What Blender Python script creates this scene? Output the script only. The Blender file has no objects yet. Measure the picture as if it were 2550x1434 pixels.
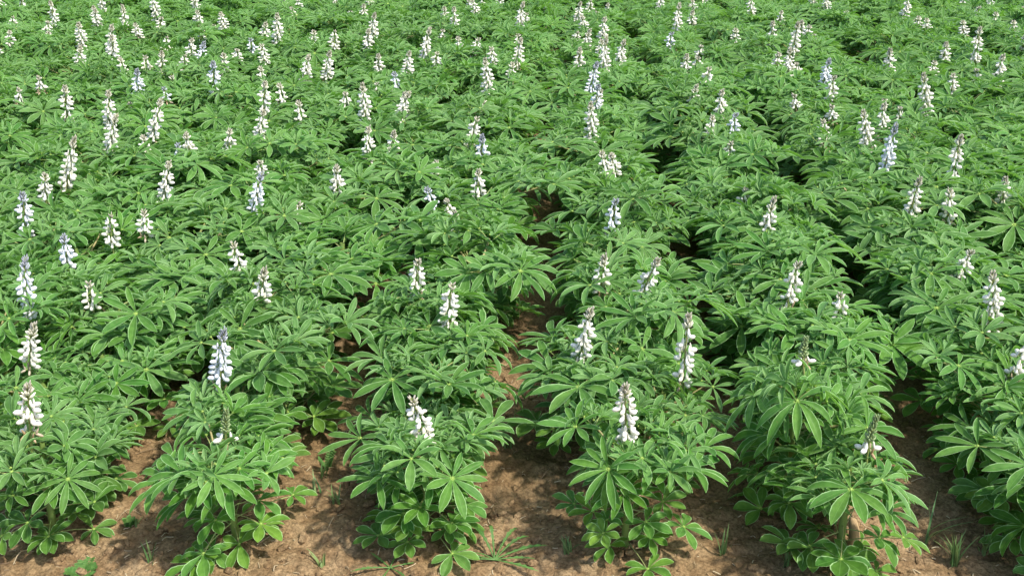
import bpy, math, random
import numpy as np
from math import sin, cos, pi, radians, atan, tan, sqrt, degrees

# ------------------------------------------------------------------ camera, sky, sun, exposure
sc = bpy.context.scene
H = 1.3; FPX = 2480.0; YH = -340.0; VX = 1445.0           # eye height, focal length in pixels of the 2550 px photo, row vanishing point
PITCH = atan((717 - YH) / FPX); YAW = atan((VX - 1275) * cos(PITCH) / FPX)
cam_d = bpy.data.cameras.new('camera'); cam = bpy.data.objects.new('camera', cam_d)
sc.collection.objects.link(cam); sc.camera = cam
cam.location = (0, 0, H); cam.rotation_euler = (pi / 2 - PITCH, 0, YAW)
cam_d.sensor_width = 36; cam_d.lens = 36 * FPX / 2550; cam_d.clip_start = 0.05; cam_d.clip_end = 500

SUN_EL = radians(56); SUN_AZ = radians(122)                # azimuth clockwise from +Y (north): to the right and a little behind the camera
w = bpy.data.worlds.new('World'); sc.world = w; w.use_nodes = True
nt = w.node_tree; bg = nt.nodes['Background']
sky = nt.nodes.new('ShaderNodeTexSky'); sky.sky_type = 'NISHITA'; sky.sun_disc = False
sky.sun_elevation = SUN_EL; sky.sun_rotation = SUN_AZ; sky.dust_density = 2.0; sky.air_density = 1.0
nt.links.new(sky.outputs[0], bg.inputs[0]); bg.inputs[1].default_value = 0.15
sd = bpy.data.lights.new('sun', 'SUN'); sun = bpy.data.objects.new('sun', sd); sc.collection.objects.link(sun)
sd.energy = 2.9; sd.angle = radians(2.6); sd.color = (1.0, 0.955, 0.88)
sun.rotation_euler = (pi / 2 - SUN_EL, 0, pi - SUN_AZ)
SUNDIR = np.array([sin(SUN_AZ) * cos(SUN_EL), cos(SUN_AZ) * cos(SUN_EL), sin(SUN_EL)])
sc.view_settings.view_transform = 'Standard'; sc.view_settings.look = 'None'
sc.view_settings.exposure = 1.02; sc.view_settings.gamma = 1; sc.view_settings.use_curve_mapping = False
sc.cycles.max_bounces = 8; sc.cycles.diffuse_bounces = 4; sc.cycles.transmission_bounces = 6; sc.cycles.transparent_max_bounces = 4
sc.cycles.caustics_reflective = False; sc.cycles.caustics_refractive = False

rnd = random.Random(11); nr = np.random.RandomState(7)
Fv = np.array([-sin(YAW) * cos(PITCH), cos(YAW) * cos(PITCH), -sin(PITCH)])
Rv = np.array([cos(YAW), sin(YAW), 0]); Uv = np.array([-sin(YAW) * sin(PITCH), cos(YAW) * sin(PITCH), cos(PITCH)])
CAMP = np.array([0, 0, H])
def ground_at(x, y, z=0.0):                                # where on the level z the photo's pixel lies
    d = Fv + Rv * (x - 1275) / FPX - Uv * (y - 717) / FPX
    t = (z - H) / d[2]; return float(d[0] * t), float(d[1] * t)
def project(P):
    v = np.asarray(P, float) - CAMP; z = v @ Fv
    return 1275 + FPX * (v @ Rv) / z, 717 - FPX * (v @ Uv) / z, z

# ------------------------------------------------------------------ materials
def mat(name):
    m = bpy.data.materials.new(name); m.use_nodes = True
    t = m.node_tree; p = t.nodes['Principled BSDF']
    return m, t, p
def N(t, kind, **kw):
    n = t.nodes.new(kind)
    for k, v in kw.items(): setattr(n, k, v)
    return n
def mixc(t, fac, a, b, blend='MIX'):
    n = N(t, 'ShaderNodeMix', data_type='RGBA', blend_type=blend)
    for sock, v in ((0, fac), (6, a), (7, b)):
        if isinstance(v, bpy.types.NodeSocket): t.links.new(v, n.inputs[sock])
        elif sock == 0: n.inputs[0].default_value = v
        else: n.inputs[sock].default_value = (*v, 1)
    return n.outputs[2]
def ramp(t, src, a, b, va=0.0, vb=1.0):
    n = N(t, 'ShaderNodeMapRange', interpolation_type='SMOOTHSTEP'); t.links.new(src, n.inputs[0])
    n.inputs[1].default_value = a; n.inputs[2].default_value = b; n.inputs[3].default_value = va; n.inputs[4].default_value = vb
    return n.outputs[0]
def math_(t, op, a, b=None):
    n = N(t, 'ShaderNodeMath', operation=op)
    for i, v in enumerate((a, b)):
        if v is None: continue
        if isinstance(v, bpy.types.NodeSocket): t.links.new(v, n.inputs[i])
        else: n.inputs[i].default_value = v
    return n.outputs[0]

def leaf_material():
    m, t, p = mat('lupin_leaf')
    uv = N(t, 'ShaderNodeUVMap'); sep = N(t, 'ShaderNodeSeparateXYZ'); t.links.new(uv.outputs[0], sep.inputs[0])
    s, v = sep.outputs[0], sep.outputs[1]                   # s along the leaflet, v across it
    at = N(t, 'ShaderNodeAttribute', attribute_name='tone'); sc_ = N(t, 'ShaderNodeSeparateColor'); t.links.new(at.outputs[0], sc_.inputs[0])
    young, r1, r2 = sc_.outputs
    oi = N(t, 'ShaderNodeObjectInfo')
    a = math_(t, 'ABSOLUTE', math_(t, 'SUBTRACT', v, 0.5))    # 0 midrib, .5 margin
    base = mixc(t, r1, (0.034, 0.142, 0.011), (0.070, 0.205, 0.026))
    base = mixc(t, math_(t, 'MULTIPLY', r2, 0.45), base, (0.150, 0.275, 0.022))
    base = mixc(t, math_(t, 'MULTIPLY', oi.outputs['Random'], 0.50), base, (0.052, 0.120, 0.022))
    base = mixc(t, math_(t, 'MULTIPLY', young, 0.70), base, (0.240, 0.390, 0.170))
    tc = N(t, 'ShaderNodeTexCoord'); nz = N(t, 'ShaderNodeTexNoise'); nz.inputs['Scale'].default_value = 70; nz.inputs['Detail'].default_value = 3
    t.links.new(tc.outputs['Object'], nz.inputs['Vector'])
    base = mixc(t, 1.0, base, mixc(t, ramp(t, nz.outputs[0], .3, .7), (0.82, 0.84, 0.80), (1.16, 1.13, 1.12)), 'MULTIPLY')
    n9 = N(t, 'ShaderNodeTexNoise'); n9.inputs['Scale'].default_value = 230; n9.inputs['Detail'].default_value = 1; t.links.new(tc.outputs['Object'], n9.inputs['Vector'])
    base = mixc(t, ramp(t, n9.outputs[0], .70, .76, 0, .55), base, (0.16, 0.13, 0.05))     # small blemishes
    # silky underside
    geo = N(t, 'ShaderNodeNewGeometry')
    base = mixc(t, math_(t, 'MULTIPLY', geo.outputs['Backfacing'], 0.5), base, (0.15, 0.28, 0.07))
    # midrib and the hairy silver margin
    rib = ramp(t, a, 0.0, 0.035, 0.35, 0.0)
    base = mixc(t, rib, base, (0.22, 0.38, 0.13))
    rim = math_(t, 'MULTIPLY', ramp(t, a, 0.42, 0.458), ramp(t, s, 0.02, 0.25, .2, 1))
    base = mixc(t, math_(t, 'MULTIPLY', math_(t, 'MULTIPLY', rim, ramp(t, nz.outputs[0], .3, .6, .5, 1)), 0.84), base, (0.38, 0.57, 0.26))
    base = mixc(t, ramp(t, s, 0.02, 0.10, 0.85, 0.0), base, (0.38, 0.50, 0.12))   # pale yellow where the leaflets meet
    t.links.new(base, p.inputs['Base Color']); p.inputs['Roughness'].default_value = 0.55
    p.inputs['Specular IOR Level'].default_value = 0.20
    p.inputs['Sheen Weight'].default_value = 0.06; p.inputs['Sheen Roughness'].default_value = 0.45; p.inputs['Sheen Tint'].default_value = (0.8, 0.95, 0.78, 1)
    tr = N(t, 'ShaderNodeBsdfTranslucent'); t.links.new(mixc(t, 1.0, base, (1.5, 1.75, 0.75), 'MULTIPLY'), tr.inputs[0])
    bmp = N(t, 'ShaderNodeBump'); bmp.inputs['Strength'].default_value = 0.25; bmp.inputs['Distance'].default_value = 0.001; t.links.new(nz.outputs[0], bmp.inputs['Height'])
    t.links.new(bmp.outputs[0], p.inputs['Normal'])
    mx = N(t, 'ShaderNodeMixShader'); mx.inputs[0].default_value = 0.31
    t.links.new(p.outputs[0], mx.inputs[1]); t.links.new(tr.outputs[0], mx.inputs[2])
    t.links.new(mx.outputs[0], t.nodes['Material Output'].inputs[0])
    return m
def stem_material():
    m, t, p = mat('lupin_stem')
    at = N(t, 'ShaderNodeAttribute', attribute_name='tone'); s = N(t, 'ShaderNodeSeparateColor'); t.links.new(at.outputs[0], s.inputs[0])
    c = mixc(t, s.outputs[0], (0.11, 0.19, 0.030), (0.34, 0.27, 0.12))
    c = mixc(t, s.outputs[1], c, (0.30, 0.38, 0.12))
    t.links.new(c, p.inputs['Base Color']); p.inputs['Roughness'].default_value = 0.6
    return m
def petal_material(name, col, withered=(0.45, 0.30, 0.15)):
    m, t, p = mat(name)
    at = N(t, 'ShaderNodeAttribute', attribute_name='tone'); s = N(t, 'ShaderNodeSeparateColor'); t.links.new(at.outputs[0], s.inputs[0])
    c = mixc(t, math_(t, 'MULTIPLY', s.outputs[1], .5), col[0], col[1]); c = mixc(t, s.outputs[0], c, withered)
    t.links.new(c, p.inputs['Base Color']); p.inputs['Roughness'].default_value = 0.5
    tr = N(t, 'ShaderNodeBsdfTranslucent'); t.links.new(c, tr.inputs[0])
    mx = N(t, 'ShaderNodeMixShader'); mx.inputs[0].default_value = 0.28
    t.links.new(p.outputs[0], mx.inputs[1]); t.links.new(tr.outputs[0], mx.inputs[2])
    t.links.new(mx.outputs[0], t.nodes['Material Output'].inputs[0])
    return m
def bud_material(name, low, top, green):
    m, t, p = mat(name)
    at = N(t, 'ShaderNodeAttribute', attribute_name='tone'); s = N(t, 'ShaderNodeSeparateColor'); t.links.new(at.outputs[0], s.inputs[0])
    c = mixc(t, s.outputs[0], low, top); c = mixc(t, s.outputs[1], c, green)
    t.links.new(c, p.inputs['Base Color']); p.inputs['Roughness'].default_value = 0.6
    return m
LEAF = leaf_material(); STEM = stem_material()
PETAL = {'w': petal_material('white_petal', ((0.86, 0.84, 0.77), (0.85, 0.80, 0.60))),
         'c': petal_material('cream_petal', ((0.78, 0.74, 0.62), (0.72, 0.66, 0.42))),
         'b': petal_material('bluish_petal', ((0.85, 0.85, 0.84), (0.73, 0.76, 0.86)))}
BUD = {'w': bud_material('white_bud', (0.78, 0.76, 0.60), (0.36, 0.33, 0.25), (0.22, 0.30, 0.10)),
       'b': bud_material('bluish_bud', (0.60, 0.62, 0.68), (0.24, 0.25, 0.28), (0.20, 0.28, 0.12)),
       'g': bud_material('green_bud', (0.34, 0.42, 0.20), (0.18, 0.24, 0.11), (0.18, 0.28, 0.08))}
BUD['c'] = BUD['w']

# ------------------------------------------------------------------ mesh building
class Geo:
    def __init__(s): s.v = []; s.f = []; s.uv = []; s.t = []; s.m = []; s.n = 0
    def add(s, V, Fq, UV=None, T=None, mi=0):
        V = np.asarray(V, np.float32).reshape(-1, 3); Fq = np.asarray(Fq, np.int64).reshape(-1, 4)
        s.v.append(V); s.f.append(Fq + s.n); n = len(V)
        s.uv.append(np.full((n, 2), 0.5, np.float32) if UV is None else np.asarray(UV, np.float32).reshape(-1, 2))
        T = np.zeros((n, 3), np.float32) if T is None else np.broadcast_to(np.asarray(T, np.float32), (n, 3))
        s.t.append(T); s.m.append(np.full(len(Fq), mi, np.int32)); s.n += n
    def arrays(s):
        return tuple(np.concatenate(a) for a in (s.v, s.f, s.uv, s.t, s.m))
def make_mesh(name, arr, mats, smooth=True):
    V, Fq, UV, T, M = arr
    me = bpy.data.meshes.new(name)
    me.vertices.add(len(V)); me.vertices.foreach_set('co', V.astype(np.float32).ravel())
    me.loops.add(Fq.size); me.loops.foreach_set('vertex_index', Fq.astype(np.int32).ravel())
    me.polygons.add(len(Fq)); me.polygons.foreach_set('loop_start', np.arange(0, Fq.size, 4, dtype=np.int32))
    me.polygons.foreach_set('material_index', M.astype(np.int32))
    me.polygons.foreach_set('use_smooth', np.full(len(Fq), smooth))
    uvl = me.uv_layers.new(name='UVMap'); uvl.data.foreach_set('uv', UV[Fq.ravel()].astype(np.float32).ravel())
    ca = me.color_attributes.new('tone', 'FLOAT_COLOR', 'POINT')
    ca.data.foreach_set('color', np.concatenate([T, np.ones((len(T), 1), np.float32)], 1).astype(np.float32).ravel())
    for m in mats: me.materials.append(m)
    me.update(); me.validate()
    return me
def norm(a): return a / np.maximum(np.linalg.norm(a, axis=-1, keepdims=True), 1e-9)

def tube(g, pts, rad, T=(0, 0, 0), k=5, mi=0):
    P = np.asarray(pts, float); n = len(P); R_ = np.broadcast_to(np.asarray(rad, float), (n,))
    tan_ = norm(np.gradient(P, axis=0)); ref = np.array([1., .3, 0.1]) if abs(tan_[0][0]) < .9 else np.array([0, 1., .2])
    a = norm(np.cross(tan_, ref)); b = np.cross(tan_, a)
    th = np.arange(k) * 2 * pi / k
    V = P[:, None] + R_[:, None, None] * (a[:, None] * np.cos(th)[None, :, None] + b[:, None] * np.sin(th)[None, :, None])
    i = np.arange(n - 1)[:, None] * k; j = np.arange(k)[None]; j2 = (j + 1) % k
    Fq = np.stack([i + j, i + j2, i + k + j2, i + k + j], -1)
    g.add(V, Fq, None, T, mi)

SPH = {}
def blob(g, c, ax, r, T=(0, 0, 0), k=6, rings=5, taper=0.0, mi=0, uv=None):
    """ellipsoid with axes ax (3x3 rows), radii r, narrowed towards +first axis by taper"""
    if (k, rings) not in SPH:
        ph = np.linspace(0.12, pi - 0.12, rings); th = np.arange(k) * 2 * pi / k
        V = np.stack([np.repeat(np.cos(ph)[:, None], k, 1), np.sin(ph)[:, None] * np.cos(th), np.sin(ph)[:, None] * np.sin(th)], -1)
        i = np.arange(rings - 1)[:, None] * k; j = np.arange(k)[None]; j2 = (j + 1) % k
        Fq = np.stack([i + j, i + k + j, i + k + j2, i + j2], -1).reshape(-1, 4)
        cap = []
        for b0 in (0, (rings - 1) * k):
            q = [b0 + x for x in range(k)]
            for x in range(1, k - 2, 2): cap.append([q[0], q[x], q[x + 1], q[min(x + 2, k - 1)]])
        SPH[(k, rings)] = (V.reshape(-1, 3), np.concatenate([Fq, np.array(cap)]))
    V, Fq = SPH[(k, rings)]
    V = V.copy(); sc_ = 1 - taper * (V[:, 0] * .5 + .5) ** 1.5
    V[:, 1] *= sc_; V[:, 2] *= sc_
    V = (V * np.asarray(r)) @ np.asarray(ax) + np.asarray(c)
    g.add(V, Fq, None if uv is None else np.tile(uv, (len(V), 1)), T, mi)

def leaflets(g, O, D, Nn, L, W, e0, bend, fold, T, S=6, K=5, shape=1.25):
    """a batch of leaflets: origin O, outward direction D, leaf normal Nn (all n x 3), length, half width, lift, droop, V fold"""
    n = len(L); u_ = np.linspace(0, 1, S + 1); s = 1 - (1 - u_) ** 1.35; ds = np.concatenate([np.diff(s), [0]])
    ang = e0[:, None] - bend[:, None] * s[None] ** 1.1
    st = L[:, None] * ds[None]
    rr = np.cumsum(np.concatenate([np.zeros((n, 1)), (np.cos(ang) * st)[:, :-1]], 1), 1)
    zz = np.cumsum(np.concatenate([np.zeros((n, 1)), (np.sin(ang) * st)[:, :-1]], 1), 1)
    B = norm(np.cross(Nn, D)); Nn = np.cross(D, B)
    C = O[:, None] + D[:, None] * rr[..., None] + Nn[:, None] * zz[..., None]
    nl = -D[:, None] * np.sin(ang)[..., None] + Nn[:, None] * np.cos(ang)[..., None]
    wp = np.maximum(np.sin(pi * s ** shape), 0) ** 0.78; wp[0] = 0.07; wp[-1] = 0.05
    wd = W[:, None] * wp[None]
    v = np.linspace(-1, 1, K)
    lat = wd[..., None] * v * np.cos(fold)[:, None, None]
    up = wd[..., None] * (np.abs(v) ** 1.3) * np.sin(fold)[:, None, None]
    P = C[:, :, None] + B[:, None, None] * lat[..., None] + nl[:, :, None] * up[..., None]
    UV = np.empty((n, S + 1, K, 2)); UV[..., 0] = s[None, :, None]; UV[..., 1] = (v * .5 + .5)[None, None]
    TT = np.repeat(np.asarray(T)[:, None], (S + 1) * K, 1).reshape(-1, 3)
    i = (np.arange(n) * (S + 1) * K)[:, None, None]; a = (np.arange(S) * K)[None, :, None]; b = np.arange(K - 1)[None, None]
    q = i + a + b
    Fq = np.stack([q, q + K, q + K + 1, q + 1], -1)
    g.add(P, Fq, UV, TT)

UPV = np.array([0, 0, 1.])
def palmate(acc, hub, out, nrm, R, nl, young, r, wide=0.135, cup=0.2, droop=0.9, tint=0.0, low_=False):
    """one hand-shaped leaf: nl leaflets round the hub; out points away from the petiole"""
    nrm = norm(nrm); out = norm(out - nrm * (out @ nrm)); side = np.cross(nrm, out)
    t1 = r.random(); lift_ = r.uniform(-1, 1)
    span = 2 * pi * (0.90 if nl > 6 else 0.86)
    for i in range(nl):
        ph = -span / 2 + span * (i + .5) / nl + r.uniform(-.08, .08)
        D = out * cos(ph) + side * sin(ph)
        ln = R * (0.66 + 0.34 * (cos(ph) * .5 + .5)) * r.uniform(.93, 1.07)
        roll = r.uniform(-.12, .12); n2 = nrm * cos(roll) + np.cross(D, nrm) * sin(roll)
        if r.random() < .015: continue
        acc.append((hub, D, n2, ln, ln * wide * (1.1 if low_ else .90) * r.uniform(.9, 1.12), cup + lift_ * (.18 * cos(2 * ph)) + r.uniform(-.16, .16), droop * r.uniform(.5, 1.4),
                    r.uniform(.15, .5) + young * .55, (min(1, young * r.uniform(.8, 1.2)), t1, r.random() * .8 + tint)))
def flush(g, acc, S, K, shape):
    A = [np.array([a[i] for a in acc], float) for i in range(9)]
    leaflets(g, *A, S=S, K=K, shape=shape)

def make_plant(seed, Hs=0.24, Rad=0.17, S=6, K=5, dens=1.0, stems=True):
    hv = random.Random(seed * 7 + 1); Rad *= hv.uniform(.90, 1.14)
    """foliage and stem geometry of one lupin; Hs is the height where the flower spike starts"""
    r = random.Random(seed); gf = Geo(); gs = Geo(); up_ = []; lo_ = []
    lean = (r.uniform(-.025, .025), r.uniform(-.025, .025))
    def stem_pt(t): return np.array([lean[0] * t * t, lean[1] * t * t, Hs * t * 1.0])
    tube(gs, [stem_pt(t) for t in np.linspace(-.05, 1.02, 8)], np.linspace(.0100, .0058, 8), (.08, .1, 0), k=8)
    az = r.uniform(0, 6.28); hubs = []
    def put(hub, o, nrm, R, nl, young, low, **kw):
        palmate(lo_ if low else up_, hub, o, nrm, R, nl, young, r, low_=low, **kw)
        if S > 4: blob(gf, hub + norm(nrm) * .0006, np.eye(3), (.0036, .0036, .0028), (young, 0, 0), k=6, rings=4, uv=(0, .5))
    def petiole(a, b, sag, rad, T):
        m = (a + b) / 2 + np.array([0, 0, sag])
        ts = np.linspace(0, 1, 5)[:, None]
        P = (1 - ts) ** 2 * a + 2 * ts * (1 - ts) * m + ts ** 2 * b
        tube(gs, P, np.linspace(rad * 1.15, rad * .8, 5), T, k=4)
    nlow = 14; nm = nlow + int(20 * dens)
    for i in range(nm):                                   # leaves on the main stem, bottom to top
        t = .40 * (i + .5) / nlow if i < nlow else .40 + .60 * (i - nlow + .5) / (nm - nlow); az += 2.39996 + r.uniform(-.35, .35)
        out = np.array([cos(az), sin(az), 0]); a = stem_pt(0.06 + .90 * t)
        low = i < nlow
        if low:
            pl = Rad * r.uniform(.28, .78); el = radians(r.uniform(-16, 26)) * (1 - .4 * t)
            R = r.uniform(.052, .074); nl = r.choice([6, 7, 7, 7]); wide = r.uniform(.185, .225); young = r.uniform(0, .2)
            tilt = r.uniform(.1, .55); droop = r.uniform(.15, .55); cup = r.uniform(.0, .25); tint = r.uniform(.2, 1.3) if t < .25 else 0
        else:
            pl = Rad * r.uniform(.42, .80) * (1.12 - .35 * t); el = radians(r.uniform(8, 48) + 14 * (t - .4))
            R = r.uniform(.070, .104) * (1.06 - .28 * t); nl = r.choice([8, 8, 9, 9, 10]); wide = r.uniform(.125, .16); young = max(0, t - .5) * r.uniform(.2, .8)
            tilt = r.uniform(.05, .95); droop = r.uniform(.3, .95); cup = r.uniform(.08, .62); tint = 0
        hub = a + out * pl * cos(el) + UPV * pl * sin(el)
        hub[2] = max(hub[2], .018); hub[2] = min(hub[2], Hs * r.uniform(.86, 1.04))
        petiole(a, hub - UPV * .002, .012, .0015, (r.uniform(0, .9), .5, 0))
        nrm = UPV * cos(tilt) + out * sin(tilt) + SUNDIR * .30 + np.array([r.uniform(-.25, .25), r.uniform(-.25, .25), 0])
        put(hub, out, nrm, R, nl, young, low, wide=wide, cup=cup, droop=droop, tint=tint)
    nb = int(6 * dens + .5)
    for b in range(nb):                                   # side shoots spreading under the spike
        az2 = b * 2 * pi / nb + r.uniform(-.35, .35); out = np.array([cos(az2), sin(az2), 0])
        a = stem_pt(r.uniform(.62, .9)); bl = Rad * r.uniform(.38, .80); el = radians(r.uniform(22, 50))
        bl *= hv.uniform(.8, 1.25); tip = a + out * bl * cos(el) + UPV * bl * sin(el); tip[2] = min(tip[2], Hs * r.uniform(.72, 1.12))
        petiole(a, tip, -.006, .0030, (r.uniform(.4, 1), 0, 0))
        nlv = r.choice([4, 5, 5, 6]); az3 = r.uniform(0, 6.28)
        for j in range(nlv):
            az3 += 2.39996 + r.uniform(-.3, .3); f = j / (nlv - 1)          # f=1 the innermost, youngest
            o = norm(np.array([cos(az3), sin(az3), 0]) + out * .55 * (1 - f)); o[2] = 0; o = norm(o)
            pl = .050 * (1 - f) + .010; e2 = radians(25 + 40 * f)
            hub = tip + o * pl * cos(e2) + UPV * (pl * sin(e2) - .014 * (1 - f))
            R = (.042 + .056 * (1 - f)) * r.uniform(.88, 1.12)
            if j < nlv - 2: petiole(tip - UPV * .01 * (1 - f), hub - UPV * .001, .002, .0011, (r.uniform(0, .5), .6, 0))
            nrm = UPV + o * r.uniform(.25, 1.1) + np.array([r.uniform(-.15, .15), r.uniform(-.15, .15), 0]) + SUNDIR * .3
            put(hub, o, nrm, R, r.choice([7, 8, 9, 9]), .10 + .90 * f * r.uniform(.6, 1), False, wide=r.uniform(.11, .15), cup=r.uniform(.1, .55) + .9 * f * f, droop=r.uniform(.3, .95))
    flush(gf, up_, S, K, 1.45); flush(gf, lo_, S, K, 1.62)
    return gf.arrays(), gs.arrays()

def make_spike(seed, L=0.12, young=0.0, k=6, rings=5, wither=True):
    """axis+calyces, blossoms, buds; starts at z=0, tip at z=L"""
    r = random.Random(seed); ga = Geo(); gb = Geo(); gd = Geo()
    bx, by = r.uniform(-.016, .016) * L / .12, r.uniform(-.012, .012) * L / .12
    def ap(z): q = z / L; return np.array([bx * q * q, by * q * q, z])
    tube(ga, [ap(z) for z in np.linspace(-.06, L * .98, 7)], np.linspace(.0034, .0011, 7), (.30, 0, 0), k=5)
    z = .004; n = 0; budz = L * (r.uniform(.64, .78) if not young else .12)
    FS = 1.13; miss = r.choice([.08, .15, .28])
    while z < L * .97:
        whorl = 5 if z < budz else 6; a0 = r.uniform(0, 6.28)
        q = (z - budz) / (L - budz)
        for i in range(whorl):
            if z < budz and r.random() < miss: continue
            az = a0 + i * 2 * pi / whorl + r.uniform(-.3, .3)
            o = np.array([cos(az), sin(az), 0]); t_ = np.cross(UPV, o); p = ap(z + r.uniform(-.004, .004))
            if z < budz:
                sz = FS * r.uniform(.88, 1.12) * (1.0 if z < budz * .75 else .86)
                old = wither and z < .012 and r.random() < .6
                dr = -.5 if old else r.uniform(-.15, .22)
                ax = norm(o * cos(dr) + UPV * sin(dr)); uz = np.cross(ax, t_); uz = uz if uz[2] > 0 else -uz
                T = (r.uniform(.5, 1) if old else 0, r.random(), 0); q_ = .6 if old else 1
                tube(ga, [p, p + o * .004 + UPV * .002, p + ax * .008], .0007, (.2, 0, 0), k=3)
                blob(ga, p + ax * .0085, [ax, t_, uz], (.0034, .0026, .0028), (.05, .3, 0), k=5, rings=4)
                blob(gb, p + ax * (.0150 * sz) + uz * .0002, [ax, t_, uz], np.array((.0076, .0043 * q_, .0050 * q_)) * sz, T, k, rings)
                b1 = norm(uz * .93 - ax * .10 + t_ * r.uniform(-.15, .15)); b2 = np.cross(b1, t_)
                blob(gb, p + ax * (.0098 * sz) + b1 * .0068 * sz, [b1, t_, b2], np.array((.0080, .0045 * q_, .0026)) * sz, T, k, rings, taper=.55)
            else:
                sz = 1.15 * (1 - .48 * max(q, 0)) * (1 if not young else .85)
                el = .75 + .5 * max(q, 0); ax = norm(o * cos(el) + UPV * sin(el)); uz = np.cross(ax, t_)
                T = (min(1, max(0, q) * 1.5 + r.uniform(-.15, .2)), .25 if young else 0, 0)
                blob(gd, p + ax * (.0085 * sz) + o * .002, [ax, t_, uz], np.array((.0078, .0030, .0034)) * sz, T, k, rings, taper=.35)
                blob(ga, p + ax * .0036 * sz + o * .0015, [ax, t_, uz], np.array((.0040, .0027, .0030)) * sz, (.3, .1, 0), k=5, rings=4)
        z += (.0164 if z < budz else .0088 * (1 - .35 * max(q, 0))); n += 1
    return ga.arrays(), (gb.arrays() if gb.v else None), (gd.arrays() if gd.v else None)

# ------------------------------------------------------------------ scene helpers
COL = sc.collection
def link(name, data, parent=None, loc=(0, 0, 0), rz=0, scale=None):
    o = bpy.data.objects.new(name, data); COL.objects.link(o); o.parent = parent
    o.location = loc; o.rotation_euler = (0, 0, rz)
    if scale is not None: o.scale = scale
    return o
def tag(o, label, cat, group=None, kind=None):
    o['label'] = label
    if cat: o['category'] = cat
    if group: o['group'] = group
    if kind: o['kind'] = kind
    return o

# ------------------------------------------------------------------ the soil
def vnoise(x, y, seed):
    xi = np.floor(x).astype(int); yi = np.floor(y).astype(int); fx = x - xi; fy = y - yi
    fx = fx * fx * (3 - 2 * fx); fy = fy * fy * (3 - 2 * fy)
    def h(a, b):
        n = (a * 374761393 + b * 668265263 + seed * 974634777) & 0x7fffffff
        n = ((n ^ (n >> 13)) * 1274126177) & 0x7fffffff
        return ((n ^ (n >> 16)) & 0xffff) / 65535.0
    return (h(xi, yi) * (1 - fx) + h(xi + 1, yi) * fx) * (1 - fy) + (h(xi, yi + 1) * (1 - fx) + h(xi + 1, yi + 1) * fx) * fy
ROWS = {0: -1.52, 1: -1.09, 2: -0.70, 3: -0.315, 4: 0.125, 5: 0.565, 6: 0.985}
PITCHX = 0.425
for i in range(1, 18): ROWS[-i] = ROWS[0] - PITCHX * i
for i in range(7, 22): ROWS[i] = ROWS[6] + PITCHX * (i - 6)
def soil_z(x, y):
    x = np.asarray(x, float); y = np.asarray(y, float)
    z = (vnoise(x * 5, y * 5, 1) - .5) * .022 + (vnoise(x * 17, y * 17, 2) - .5) * .014 + (vnoise(x * 48, y * 48, 3) - .5) * .010
    c = vnoise(x * 95, y * 95, 4); z = z + (c - .5) * .0055 + (vnoise(x * 190, y * 190, 5) - .5) * .0018
    rc = np.array(sorted(ROWS.values())); d = np.min(np.abs(x[..., None] - rc), -1)
    return z + .012 * np.exp(-(d / .09) ** 2) * (y > 1.4)
def build_soil():
    def axis(segs):
        a = [np.linspace(p, q, n, endpoint=False) for p, q, n in segs]; return np.concatenate(a + [[segs[-1][1]]])
    xs = axis([(-60, -8, 12), (-8, -1.4, 130), (-1.4, 1.3, 560), (1.3, 7, 110), (7, 60, 12)])
    ys = axis([(-20, .9, 16), (.9, 1.35, 30), (1.35, 2.3, 240), (2.3, 4.5, 160), (4.5, 12, 120), (12, 70, 12)])
    X, Y = np.meshgrid(xs, ys); Z = soil_z(X, Y)
    V = np.stack([X, Y, Z], -1); nx = len(xs); ny = len(ys)
    i = (np.arange(ny - 1) * nx)[:, None] + np.arange(nx - 1)[None]
    Fq = np.stack([i, i + 1, i + nx + 1, i + nx], -1)
    g = Geo(); g.add(V, Fq)
    m, t, p = mat('dry_brown_soil')
    tc = N(t, 'ShaderNodeTexCoord')
    def nz(sc_, det=5, rough=.6):
        n = N(t, 'ShaderNodeTexNoise'); n.inputs['Scale'].default_value = sc_; n.inputs['Detail'].default_value = det; n.inputs['Roughness'].default_value = rough
        t.links.new(tc.outputs['Object'], n.inputs['Vector']); return n.outputs[0]
    n1, n2, n3 = nz(4), nz(26), nz(150, 4, .7)
    c = mixc(t, ramp(t, n1, .35, .65), (0.205, 0.136, 0.068), (0.282, 0.198, 0.108))
    c = mixc(t, ramp(t, n2, .38, .66, 0, .65), c, (0.138, 0.082, 0.038))
    c = mixc(t, 1.0, c, mixc(t, ramp(t, n3, .3, .72), (.52, .50, .48), (1.38, 1.36, 1.34)), 'MULTIPLY')
    vo = N(t, 'ShaderNodeTexVoronoi', feature='DISTANCE_TO_EDGE'); vo.inputs['Scale'].default_value = 21
    t.links.new(tc.outputs['Object'], vo.inputs['Vector'])
    crack = math_(t, 'MULTIPLY', ramp(t, vo.outputs[0], .0, .045, 1, 0), ramp(t, n1, .5, .6))
    c = mixc(t, math_(t, 'MULTIPLY', crack, .25), c, (0.10, 0.055, 0.03))
    t.links.new(c, p.inputs['Base Color']); p.inputs['Roughness'].default_value = .95; p.inputs['Specular IOR Level'].default_value = .15
    b = N(t, 'ShaderNodeBump'); b.inputs['Strength'].default_value = .8; b.inputs['Distance'].default_value = .004
    t.links.new(math_(t, 'SUBTRACT', math_(t, 'ADD', n3, n2), math_(t, 'MULTIPLY', crack, .35)), b.inputs['Height']); t.links.new(b.outputs[0], p.inputs['Normal'])
    o = link('soil', make_mesh('soil', g.arrays(), [m])); o['kind'] = 'structure'
    tag(o, 'bare reddish brown crumbly soil between the lupin rows', None, kind='structure')
    return m
SOIL = build_soil()
def sz(x, y): return float(soil_z(np.array([x]), np.array([y]))[0])

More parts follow.
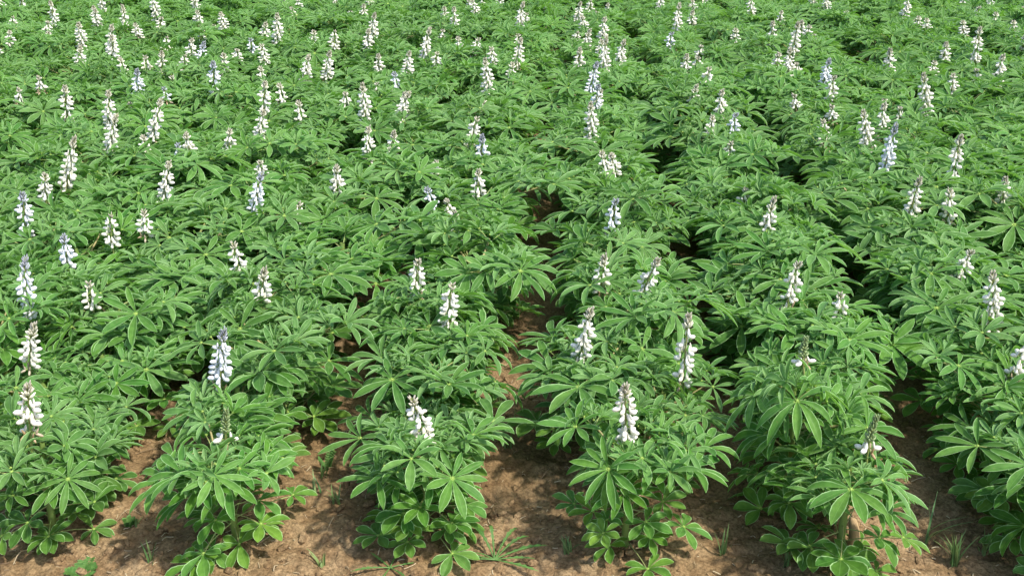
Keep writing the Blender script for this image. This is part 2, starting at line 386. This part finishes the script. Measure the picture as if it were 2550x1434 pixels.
def build_litter():
    r = random.Random(5)
    m, t, p = mat('straw'); at = N(t, 'ShaderNodeAttribute', attribute_name='tone'); s = N(t, 'ShaderNodeSeparateColor'); t.links.new(at.outputs[0], s.inputs[0])
    t.links.new(mixc(t, s.outputs[0], (0.52, 0.42, 0.26), (0.20, 0.13, 0.07)), p.inputs['Base Color']); p.inputs['Roughness'].default_value = .8
    g = Geo()
    for i in range(3600):
        y = 1.40 + 3.2 * r.random() ** 2.0; x = r.uniform(-.62, .60) * (y + .3)
        a = r.uniform(0, 6.28); L = r.uniform(.004, .022) * (3.0 if r.random() < .10 else 1); n = 5; cur = r.gauss(0, .55); pts = []
        z0 = sz(x, y) + .0012; up0 = r.uniform(0, .35) if r.random() < .3 else r.uniform(0, .06)
        for k in range(n):
            pts.append((x, y, max(sz(x, y) + .0008, z0 + up0 * L * sin(pi * k / (n - 1)))))
            x += cos(a) * L / n; y += sin(a) * L / n; a += cur / n
        tube(g, pts, r.uniform(.0005, .0015), (r.random(), 0, 0), k=3)
    o = link('straw_litter', make_mesh('straw_litter', g.arrays(), [m])); tag(o, 'pale bits of dry straw and root scattered over the soil', 'straw', kind='stuff')
    g = Geo()
    for i in range(5200):
        y = 1.40 + 2.6 * r.random() ** 1.8; x = r.uniform(-.62, .60) * (y + .3); s_ = .0018 + .0115 * r.random() ** 3.4
        A = np.linalg.qr(np.array([[r.gauss(0, 1) for _ in range(3)] for _ in range(3)]))[0]
        blob(g, (x, y, sz(x, y) + s_ * .25), A, (s_ * 1.2, s_ * r.uniform(.6, 1), s_ * r.uniform(.5, .9)), k=5, rings=4)
    o = link('soil_crumbs', make_mesh('soil_crumbs', g.arrays(), [SOIL], smooth=False)); tag(o, 'small crumbs and clods of the brown soil', 'soil crumbs', kind='stuff')
build_litter()

# ------------------------------------------------------------------ flower spikes seen in the photo: x and y of the tip, x and y of the base, tone
SP = """62 952 75 1080 w;70 805 75 920 w;38 645 75 795 b;545 815 550 960 b;560 1010 562 1095 g;1040 988 1060 1105 w;1120 710 1115 815 w;1030 640 1038 740 d
1555 945 1560 1100 w;1460 760 1445 900 w;1715 785 1700 960 w;1497 635 1497 730 d;1640 625 1590 750 w;1522 495 1520 590 n;1975 650 1960 765 w;2100 740 2085 790 d
2175 1030 2160 1120 g;2000 850 2000 905 g;2400 615 2380 710 w;2495 685 2465 825 w;2545 830 2520 950 w;1915 498 1905 600 w;1855 480 1850 515 w;2280 445 2262 555 w
2370 480 2360 555 w;2390 345 2365 465 d;2500 445 2495 520 w;655 660 650 770 d;590 605 600 700 w;270 540 280 615 w;165 590 170 670 b;55 480 65 590 n;110 440 115 505 w
172 342 165 480 d;410 405 410 505 w;635 435 635 535 n;650 405 650 445 w;748 515 748 555 w;845 420 838 490 w;225 710 232 765 w;360 530 362 590 w;1070 470 1080 530 b
1110 500 1120 550 w;1130 530 1150 600 w;1190 430 1190 490 w;1505 385 1510 450 w;1530 390 1530 440 d;1080 425 1082 445 w;1200 340 1200 410 b;1185 300 1170 375 w
910 225 910 315 w;908 325 918 415 w;265 235 275 320 w;280 290 272 390 w;163 225 168 305 w;50 230 48 265 w;390 255 380 350 w;660 215 655 290 w;650 280 645 355 w
570 330 570 385 w;470 340 475 400 d;440 365 440 410 n;362 345 362 395 w;860 240 860 275 w;937 215 935 245 w;1010 235 990 305 w;988 190 985 230 b;1215 165 1215 240 w
1230 130 1228 180 w;1290 110 1288 175 w;1480 170 1470 240 b;1490 220 1480 290 b;1480 270 1470 355 w;1500 55 1500 110 w;1500 110 1505 190 w;1460 85 1458 130 w;1437 90 1430 125 w
1443 130 1440 180 w;1545 112 1540 170 w;1790 235 1790 305 w;1725 225 1725 275 w;1765 180 1755 235 d;1780 300 1765 350 w;1822 290 1820 350 b;2165 290 2160 385 w;2195 270 2195 350 w
2220 320 2200 440 b;2310 198 2305 300 w;2240 275 2240 310 w;2055 160 2050 220 n;2065 200 2065 260 w;2075 270 2072 305 w;1960 135 1965 200 w;1982 165 1985 195 w;1980 70 1975 140 w
1922 65 1920 125 w;1875 5 1870 45 w;2215 130 2212 185 w;2490 150 2480 215 w;2440 85 2425 160 w;2355 115 2352 155 w;2400 60 2400 90 w;2430 180 2428 210 w;2525 60 2525 90 w
2245 0 2250 50 w;2310 55 2308 85 w;2290 50 2285 80 w;1685 0 1685 90 w;1665 90 1662 130 b;1720 35 1722 70 w;1440 15 1438 60 w;1295 0 1290 85 w;1815 360 1815 395 w;1745 120 1740 145 w
1708 145 1705 190 w;1738 150 1735 180 d;275 55 278 150 w;283 100 285 170 w;305 25 312 80 w;245 30 243 65 w;258 -5 258 35 w;203 70 205 125 w;195 125 200 172 w;137 15 138 70 w
115 60 117 85 w;33 52 36 85 w;22 85 24 115 w;5 0 8 30 w;50 0 55 20 w;302 155 308 195 w;342 182 345 235 b;400 140 402 190 w;365 150 370 180 w;388 0 392 60 w;395 50 398 85 w
490 -5 490 40 w;495 35 495 65 w;500 80 502 105 w;475 105 473 140 w;500 115 502 160 b;458 148 458 185 w;558 145 560 185 w;535 165 535 240 b;552 42 560 88 w;697 50 690 115 w
628 105 630 130 b;655 120 660 160 w;758 150 760 210 w;815 140 815 205 w;830 88 832 125 w;927 45 928 105 w;100 200 104 230 w;408 225 415 255 b;700 220 702 265 w;1105 25 1108 60 w
1130 30 1132 85 w;1165 5 1168 35 w;1060 85 1055 160 w;1012 140 1015 195 w;1085 140 1085 185 w;730 25 732 50 w;925 -5 922 20 w;710 -5 708 15 w;835 -5 837 12 w;2060 0 2058 25 w;2465 0 2463 18 w;1245 -10 1245 15 w"""
def base_level(y):                                         # how high the spikes start: low at the field's front edge, higher inside it
    return 0.215 + 0.05 * min(1, max(0, (1120 - y) / 450)) + 0.03 * min(1, max(0, (600 - y) / 400))
def height_for(X, Y, y):
    lo, hi = 0.0, 1.0
    for _ in range(30):
        m_ = (lo + hi) / 2
        if project((X, Y, m_))[1] > y: lo = m_
        else: hi = m_
    return lo
spikes = []
for e in SP.replace('\n', ';').split(';'):
    q = e.split(); xt, yt, xb, yb = map(float, q[:4]); tone = q[4]
    zb = base_level(yb)
    fixed = {(1555, 945): (1555, 1365), (1040, 988): (1062, 1335), (560, 1010): (590, 1350), (2175, 1030): (2085, 1400), (2000, 850): (1955, 1290), (62, 952): (140, 1340)}.get((xt, yt))
    if fixed:
        X, Y = ground_at(*fixed); zb = height_for(X, Y, yb)
        dx = (xb - project((X, Y, zb))[0]) / FPX * project((X, Y, zb))[2]; sx = X + dx
    else:
        X, Y = ground_at(xb, yb, zb); sx = X
    zt = height_for(sx, Y, yt); L = min(.20, max(.06, (zt - zb) * (1 + .22 * min(1, max(0, (Y - 2.6) / 2)))))
    lean = (xt - project((sx, Y, zb + L))[0]) / FPX * project((sx, Y, zt))[2]
    spikes.append(dict(x=sx, y=Y, zb=zb, L=L, lean=lean, tone=tone, fixed=(X, Y) if fixed else None, px=(xb, yb)))

plants = []                                                # dict(row, x, y, spikes, zb)
def nearest_row(x): return min(ROWS, key=lambda k: abs(ROWS[k] - x))
for s in sorted(spikes, key=lambda s: (s['fixed'] is None, s['y'])):
    rw = nearest_row(s['fixed'][0] if s['fixed'] else s['x'])
    best = None
    for p in plants:
        if p['row'] == rw and abs(p['y'] - s['y']) < .085 and abs(p['x'] - s['x']) < .17 and len(p['spikes']) < 3: best = p
    if best: best['spikes'].append(s); continue
    if s['fixed']: x, y = s['fixed']
    else: x = ROWS[rw] + max(-.085, min(.085, (s['x'] - ROWS[rw]) * .75)); y = s['y']
    plants.append(dict(row=rw, x=x, y=y, spikes=[s], zb=s['zb'], fixed=bool(s['fixed'])))
YMAX = 10.4
GAP = 0.19
def in_band(x, y, m):                                      # inside the strip of field the picture can see, widened by m metres
    return abs(x + .065 * y) < .53 * (y * .92 + .5) + m
for rw, rx in ROWS.items():
    ys = sorted(p['y'] for p in plants if p['row'] == rw)
    y = {1: 1.68, 2: 1.67, 3: 1.70, 4: 1.68, 5: 1.66, 6: 1.70}.get(rw, 1.72 + rnd.uniform(-.05, .08))
    cand = [y - .2] + ys + [YMAX]
    if not ys or ys[0] > y + .14: cand = [y - .2] + ys + [YMAX]
    else: cand = ys + [YMAX]
    for a, b in zip(cand[:-1], cand[1:]):
        n = int(round((b - a) / (GAP * (1 + .45 * min(1, max(0, (a - 3) / 5)))))) - 1
        for k in range(max(0, n)):
            yy = a + (b - a) * (k + 1) / (n + 1) + rnd.uniform(-.02, .02)
            xx = rx + rnd.uniform(-.08, .08) * min(1, max(.35, (yy - 1.7) / 1.2))
            if not in_band(xx, yy, .45): continue
            plants.append(dict(row=rw, x=xx, y=yy, spikes=[], zb=0.225 + .05 * min(1, max(0, (yy - 1.75) / 1.5)) + .02 * min(1, max(0, (yy - 4) / 3)) + rnd.uniform(-.06, .035), fixed=False))

def visible(p):
    for dx in (-.16, 0, .16):
        for z in (.05, .2, .33):
            u, v, _ = project((p['x'] + dx, p['y'], z))
            if 0 <= u <= 2550 and 0 <= v <= 1434: return True
    return False
for p in plants: p['vis'] = visible(p); p['d'] = math.hypot(p['x'], p['y'])
seen = sorted([p for p in plants if p['vis']], key=lambda p: p['d'])
near, far = seen[:300], seen[300:] + [p for p in plants if not p['vis']]
for p in plants:
    if not p['spikes'] and p['y'] > 3.6 and rnd.random() < .30:
        p['spikes'].append(dict(x=p['x'] + rnd.uniform(-.08, .08), y=p['y'], zb=p['zb'] - .005, L=rnd.uniform(.06, .12), lean=rnd.uniform(-.015, .015), tone=rnd.choice('wwwwd'), fixed=None))
print('plants', len(plants), 'seen', len(seen), 'mass', len(far), 'spikes', len(spikes))

# ------------------------------------------------------------------ shared meshes
HI, LO = 22, 9
variants = []
for i in range(HI):
    f, s = make_plant(100 + i, S=6, K=5, dens=1.0 if i >= 8 else .76)
    variants.append((make_mesh('foliage', f, [LEAF]), make_mesh('stem', s, [STEM])))
low_arrays = [make_plant(400 + i, S=4, K=3) for i in range(LO)]
SPL = [.065, .09, .12, .15]; spk = {}
for li, L in enumerate(SPL):
    for i in range(7):
        a, b, d = make_spike(900 + li * 10 + i, L, wither=i in (1, 3, 5))
        spk[(li, i)] = (a, b, d, make_mesh('flower_spike', a, [STEM]), make_mesh('blossoms', b, [PETAL['w']]), make_mesh('buds', d, [BUD['w']]))
yga = make_spike(990, .085, young=1)
spk['g'] = (yga[0], yga[1], yga[2], make_mesh('flower_spike', yga[0], [STEM]), make_mesh('blossoms', yga[1], [PETAL['w']]) if yga[1] else None, make_mesh('buds', yga[2], [BUD['g']]))
TONES = {'w': ('w', 'w', 'white'), 'd': ('w', 'w', 'white dark-tipped'), 'b': ('b', 'b', 'pale blue'), 'n': ('b', 'b', 'bluish dark-tipped'), 'g': ('w', 'g', 'green unopened'), 'c': ('c', 'c', 'cream')}
def fat(s): return 1 + .45 * min(1, max(0, (s['y'] - 2.5) / 3.5))
def pick_spike(s, r):
    if s['tone'] == 'g': return 'g', s['L'] / .085
    li = min(range(4), key=lambda k: abs(SPL[k] - s['L'])); return (li, r.randrange(7)), s['L'] / SPL[li]

# ------------------------------------------------------------------ the individual plants
ORD = ['first', 'second', 'third', 'fourth', 'fifth', 'sixth', 'seventh', 'eighth', 'ninth', 'tenth', 'eleventh', 'twelfth', 'thirteenth', 'fourteenth', 'fifteenth',
       'sixteenth', 'seventeenth', 'eighteenth', 'nineteenth', 'twentieth'] + [f'{n}th' if n % 10 not in (1, 2, 3) else f'{n}' + {1: 'st', 2: 'nd', 3: 'rd'}[n % 10] for n in range(21, 60)]
ROWNAME = {1: 'the leftmost front row', 2: 'the second front row', 3: 'the third front row', 4: 'the fourth front row', 5: 'the fifth front row', 6: 'the rightmost front row'}
def rowname(k):
    if k in ROWNAME: return ROWNAME[k]
    if k < 1: return f'{ORD[-k]} row left of front six'
    return f'{ORD[k - 7]} row right of front six'
def shape_of(p, r):
    y = p['y']; k = p['zb'] / .24 * (.90 if y < 2 else 1)
    rad = (0.90 + .28 * min(1, max(0, (y - 1.72) / .9))) * r.uniform(.90, 1.12)
    rad *= 1 + .08 * min(1, max(0, (y - 2.4) / 1.0))
    return (rad, rad, k)
order = {}
byrow = {}
for p in near: byrow.setdefault(p['row'], []).append(p)
for rw, L_ in byrow.items():
    for i, p in enumerate(sorted(L_, key=lambda p: p['y'])): order[id(p)] = i
hi_cycle = list(range(HI)); rnd.shuffle(hi_cycle)
for idx, p in enumerate(near):
    r = random.Random(3000 + idx)
    root = bpy.data.objects.new('lupin_plant', None); COL.objects.link(root)
    root.empty_display_size = .05; root.location = (p['x'], p['y'], sz(p['x'], p['y']) - .004)
    zoff = root.location[2]
    fm, sm = variants[idx % 8 if p['y'] < 2.0 else hi_cycle[idx % HI]]
    rz = r.uniform(0, 2 * pi); S3 = shape_of(p, r)
    link('foliage', fm, root, rz=rz, scale=S3); link('stem', sm, root, rz=rz, scale=S3)
    for s in p['spikes']:
        key, kz = pick_spike(s, r); me = spk[key]; pt, bt, word = TONES[s['tone']]
        so = link('flower_spike', me[3], root, (s['x'] - p['x'], s['y'] - p['y'], s['zb'] - zoff), scale=(fat(s), fat(s), kz))
        so.rotation_euler = (r.uniform(-.12, .12), math.atan2(s['lean'], s['L']), r.uniform(0, .01))
        for nm, m_, mt in (('blossoms', me[4], PETAL[pt]), ('buds', me[5], BUD[bt])):
            if m_ is None: continue
            c = link(nm, m_, so); c.material_slots[0].link = 'OBJECT'; c.material_slots[0].material = mt
    n = len(p['spikes'])
    if n == 0: look = 'leafy lupin without flower spike'
    elif n == 1: look = f"lupin with {'short' if p['spikes'][0]['L'] < .085 else 'tall' if p['spikes'][0]['L'] > .13 else 'one'} {TONES[p['spikes'][0]['tone']][2]} spike"
    else: look = f"lupin with {'two' if n == 2 else 'three'} {TONES[p['spikes'][0]['tone']][2]} spikes"
    tag(root, f"{look}, {ORD[order[id(p)]]} in {rowname(p['row'])}", 'lupin', 'white lupins growing in rows across the field')

# ------------------------------------------------------------------ the far plants and the ones past the picture's edges, as one mass
def build_mass():
    g = Geo(); 
    mats = [LEAF, STEM, PETAL['w'], BUD['w'], PETAL['b']]
    def addt(arr, Rm, off, sc3, mi):
        V, Fq, UV, T, M = arr
        V = (V * np.asarray(sc3)) @ Rm.T + np.asarray(off); g.add(V, Fq, UV, T, mi)
    for idx, p in enumerate(far):
        r = random.Random(7000 + idx); rz = r.uniform(0, 6.28); c, s_ = cos(rz), sin(rz)
        Rm = np.array([[c, -s_, 0], [s_, c, 0], [0, 0, 1]]); f, st = low_arrays[r.randrange(LO)]; S3 = shape_of(p, r)
        off = (p['x'], p['y'], sz(p['x'], p['y']))
        addt(f, Rm, off, S3, 0)
        if p['y'] < 3.5: addt(st, Rm, off, S3, 1)
        for s in p['spikes']:
            key, kz = pick_spike(s, r); me = spk[key]
            for j, mi in ((0, 1), (1, 4 if s['tone'] in 'bn' else 2), (2, 3)):
                if me[j] is not None: addt(me[j], np.eye(3), (s['x'], s['y'], s['zb']), (fat(s), fat(s), kz), mi)
    o = link('lupin_mass', make_mesh('lupin_mass', g.arrays(), mats))
    tag(o, 'mass of distant lupins with small white spikes filling the far field', 'lupin mass', kind='stuff')
build_mass()

# ------------------------------------------------------------------ weeds between the rows
def weed_material(name, a, b):
    m, t, p = mat(name); at = N(t, 'ShaderNodeAttribute', attribute_name='tone'); s = N(t, 'ShaderNodeSeparateColor'); t.links.new(at.outputs[0], s.inputs[0])
    c = mixc(t, s.outputs[0], a, b); t.links.new(c, p.inputs['Base Color']); p.inputs['Roughness'].default_value = .55
    tr = N(t, 'ShaderNodeBsdfTranslucent'); t.links.new(c, tr.inputs[0]); mx = N(t, 'ShaderNodeMixShader'); mx.inputs[0].default_value = .3
    t.links.new(p.outputs[0], mx.inputs[1]); t.links.new(tr.outputs[0], mx.inputs[2]); t.links.new(mx.outputs[0], t.nodes['Material Output'].inputs[0])
    return m
WEED = weed_material('weed_leaf', (0.055, 0.15, 0.025), (0.13, 0.26, 0.06)); GRASS = weed_material('grass_blade', (0.08, 0.18, 0.05), (0.22, 0.30, 0.10))
def strip(g, C, W, B, T, lift=None):
    """a ribbon along points C with half widths W either side along B"""
    C = np.asarray(C, float); n = len(C); W = np.asarray(W)[:, None]; B = np.asarray(B)
    up = np.array([0, 0, 1.]) * W * .35
    V = np.stack([C - B * W + up, C, C + B * W + up], 1); i = np.arange(n - 1)[:, None] * 3; j = np.arange(2)[None]
    g.add(V, np.stack([i + j, i + 3 + j, i + 4 + j, i + 1 + j], -1), None, T)
def toothed_leaf(g, base, az, L, rise, r):
    n = 25; s = np.linspace(0, 1, n); out = np.array([cos(az), sin(az), 0]); B = np.array([-sin(az), cos(az), 0])
    C = np.array(base)[None] + out[None] * (L * s * (1 - .15 * s * rise))[:, None] + UPV[None] * (L * (rise * s - rise * .75 * s ** 2.2))[:, None]
    env = .008 + .052 * np.sin(pi * np.clip(s, 0, 1) ** 1.4) ** .8
    teeth = ((s * 7.0 + .15) % 1.0); W = L * env * (.38 + .62 * teeth ** 1.2) * (1 - .9 * s ** 9)
    strip(g, C, W, B, (r.random(), 0, 0))
    tube(g, C[:18] + UPV * .0006, np.linspace(.0018, .0005, 18), (1, 0, 0), k=4)
def weed_obj(name, g, m, x, y, label, cat, group=None):
    V, Fq, UV, T, M = g.arrays(); o = link(name, make_mesh(name, (V, Fq, UV, T, M), [m]), loc=(x, y, sz(x, y) - .002)); return tag(o, label, cat, group)
r = random.Random(21)
x, y = ground_at(1232, 1398); g = Geo()
for az, L, rise in ((2.2, .105, .9), (1.8, .085, 1.5), (1.0, .10, 1.0), (.70, .10, .7), (.36, .12, .35), (.05, .085, .2), (-.35, .10, .12), (2.85, .05, .4), (3.3, .07, .2), (3.0, .095, .12)):
    toothed_leaf(g, (0, 0, .004), az, L, rise, r)
weed_obj('dandelion_weed', g, WEED, x, y, 'flat rosette of long toothed leaves on soil in front of the third and fourth rows', 'weed')
x, y = ground_at(1095, 1425); g = Geo()
for i in range(6): toothed_leaf(g, (0, 0, .004), i * 1.05 + .3, r.uniform(.06, .09), r.uniform(.1, .3), r)
weed_obj('dandelion_weed', g, WEED, x - .10, y, 'small toothed rosette at the bottom edge under the third front plant', 'weed')
tufts = [(1265, 1120, .12, 9, 'tall grass tuft in the gap left of the fourth front row'), (1285, 790, .09, 10, 'grass tuft beside the sunlit soil far up the central gap'),
         (810, 1190, .05, 7, 'short grass tuft in sun beside the second row, highest in its gap'), (840, 1255, .05, 9, 'spiky little grass tuft on sunlit soil left of the third front plant'),
         (790, 1245, .06, 3, 'three thin grass blades hugging the second front plant'), (1800, 1385, .07, 7, 'grass tuft on sunlit soil right of the fourth front plant'),
         (1415, 1370, .045, 14, 'dark bushy grass tuft left of the fourth stem'), (2305, 1350, .14, 5, 'tall thin grass blades between the fifth and sixth rows'),
         (2380, 1400, .08, 22, 'broad clump of fine grass at the bottom right'), (2450, 1380, .07, 16, 'fine grass clump near the bottom right corner'),
         (380, 1405, .06, 5, 'upright grass blades in front of the first gap'), (345, 1310, .03, 5, 'tiny grass seedling in the middle of the first gap'),
         (800, 1400, .04, 6, 'pale grass sprout at the bottom of the second gap'), (1960, 1415, .10, 8, 'curved grass blades left of the leaning fifth stem'),
         (920, 940, .05, 9, 'grass tuft in the shaded soil of the second gap'), (1245, 1000, .06, 8, 'grass in the shaded middle of the central gap')]
for x, y, Lg, nb, lab in tufts:
    X, Y = ground_at(x, y); g = Geo()
    for i in range(nb):
        az = r.uniform(0, 6.28); ln = Lg * r.uniform(.5, 1.1); sp = r.uniform(.1, .75); n = 7; s = np.linspace(0, 1, n)
        out = np.array([cos(az), sin(az), 0]); b0 = np.array([r.uniform(-.008, .008), r.uniform(-.008, .008), 0])
        C = b0 + out * (ln * sp * s ** 1.5)[:, None] + UPV * (ln * (s - .35 * sp * s ** 2))[:, None]
        strip(g, C, .0022 * (1 - s ** 2) + .0002, np.array([-sin(az), cos(az), 0]), (r.random(), 0, 0))
    weed_obj('grass_tuft', g, GRASS, X, Y, lab, 'grass tuft', 'grass tufts between the rows')
def vetch(x, y, Hh, n, lab, spread=.45):
    X, Y = ground_at(x, y); g = Geo(); gl = Geo()
    for k in range(n):
        az = k * 2.4 + r.random(); out = np.array([cos(az), sin(az), 0]); ln = Hh * r.uniform(.7, 1.1)
        P = [out * ln * spread * t ** 1.3 + UPV * ln * t for t in np.linspace(0, 1, 7)]; tube(g, P, .0007, (.6, 0, 0), k=3)
        for t in np.linspace(.3, 1, 8):
            c = out * ln * spread * t ** 1.3 + UPV * ln * t
            for sd_ in (-1, 1):
                d = np.array([-sin(az), cos(az), 0]) * sd_ + UPV * .25; C = [c + d * q * .011 for q in np.linspace(0, 1, 4)]
                strip(g, C, np.array([.0006, .0024, .0024, .0003]), norm(out + UPV * .3), (r.random(), 0, 0))
    weed_obj('vetch_weed', g, WEED, X, Y, lab, 'weed')
vetch(805, 1050, .07, 5, 'feathery small weed in the second gap beside a bare stem'); vetch(815, 1175, .045, 4, 'bushy small weed on sunlit soil behind the second front plant')
vetch(205, 1424, .016, 12, 'low grey green ferny weed at the bottom left edge', 1.9); vetch(325, 1315, .02, 3, 'small seedling on the soil of the first gap')

# pale dead stalk beside the leaning fifth stem
m, t, p_ = mat('dead_wood'); nz = N(t, 'ShaderNodeTexNoise'); nz.inputs['Scale'].default_value = 60
t.links.new(mixc(t, nz.outputs[0], (0.46, 0.33, 0.18), (0.30, 0.19, 0.09)), p_.inputs['Base Color']); p_.inputs['Roughness'].default_value = .9
g = Geo(); tube(g, [(0, 0, -.01), (.002, .004, .02), (.0, .009, .045), (-.004, .016, .066), (-.008, .018, .074)], (.013, .0125, .011, .008, .002), k=9)
X, Y = ground_at(2122, 1375); o = link('dead_stalk', make_mesh('dead_stalk', g.arrays(), [m]), loc=(X, Y, sz(X, Y)))
tag(o, 'stubby pale dead stalk standing in the soil right of the leaning front stem', 'dead stalk')
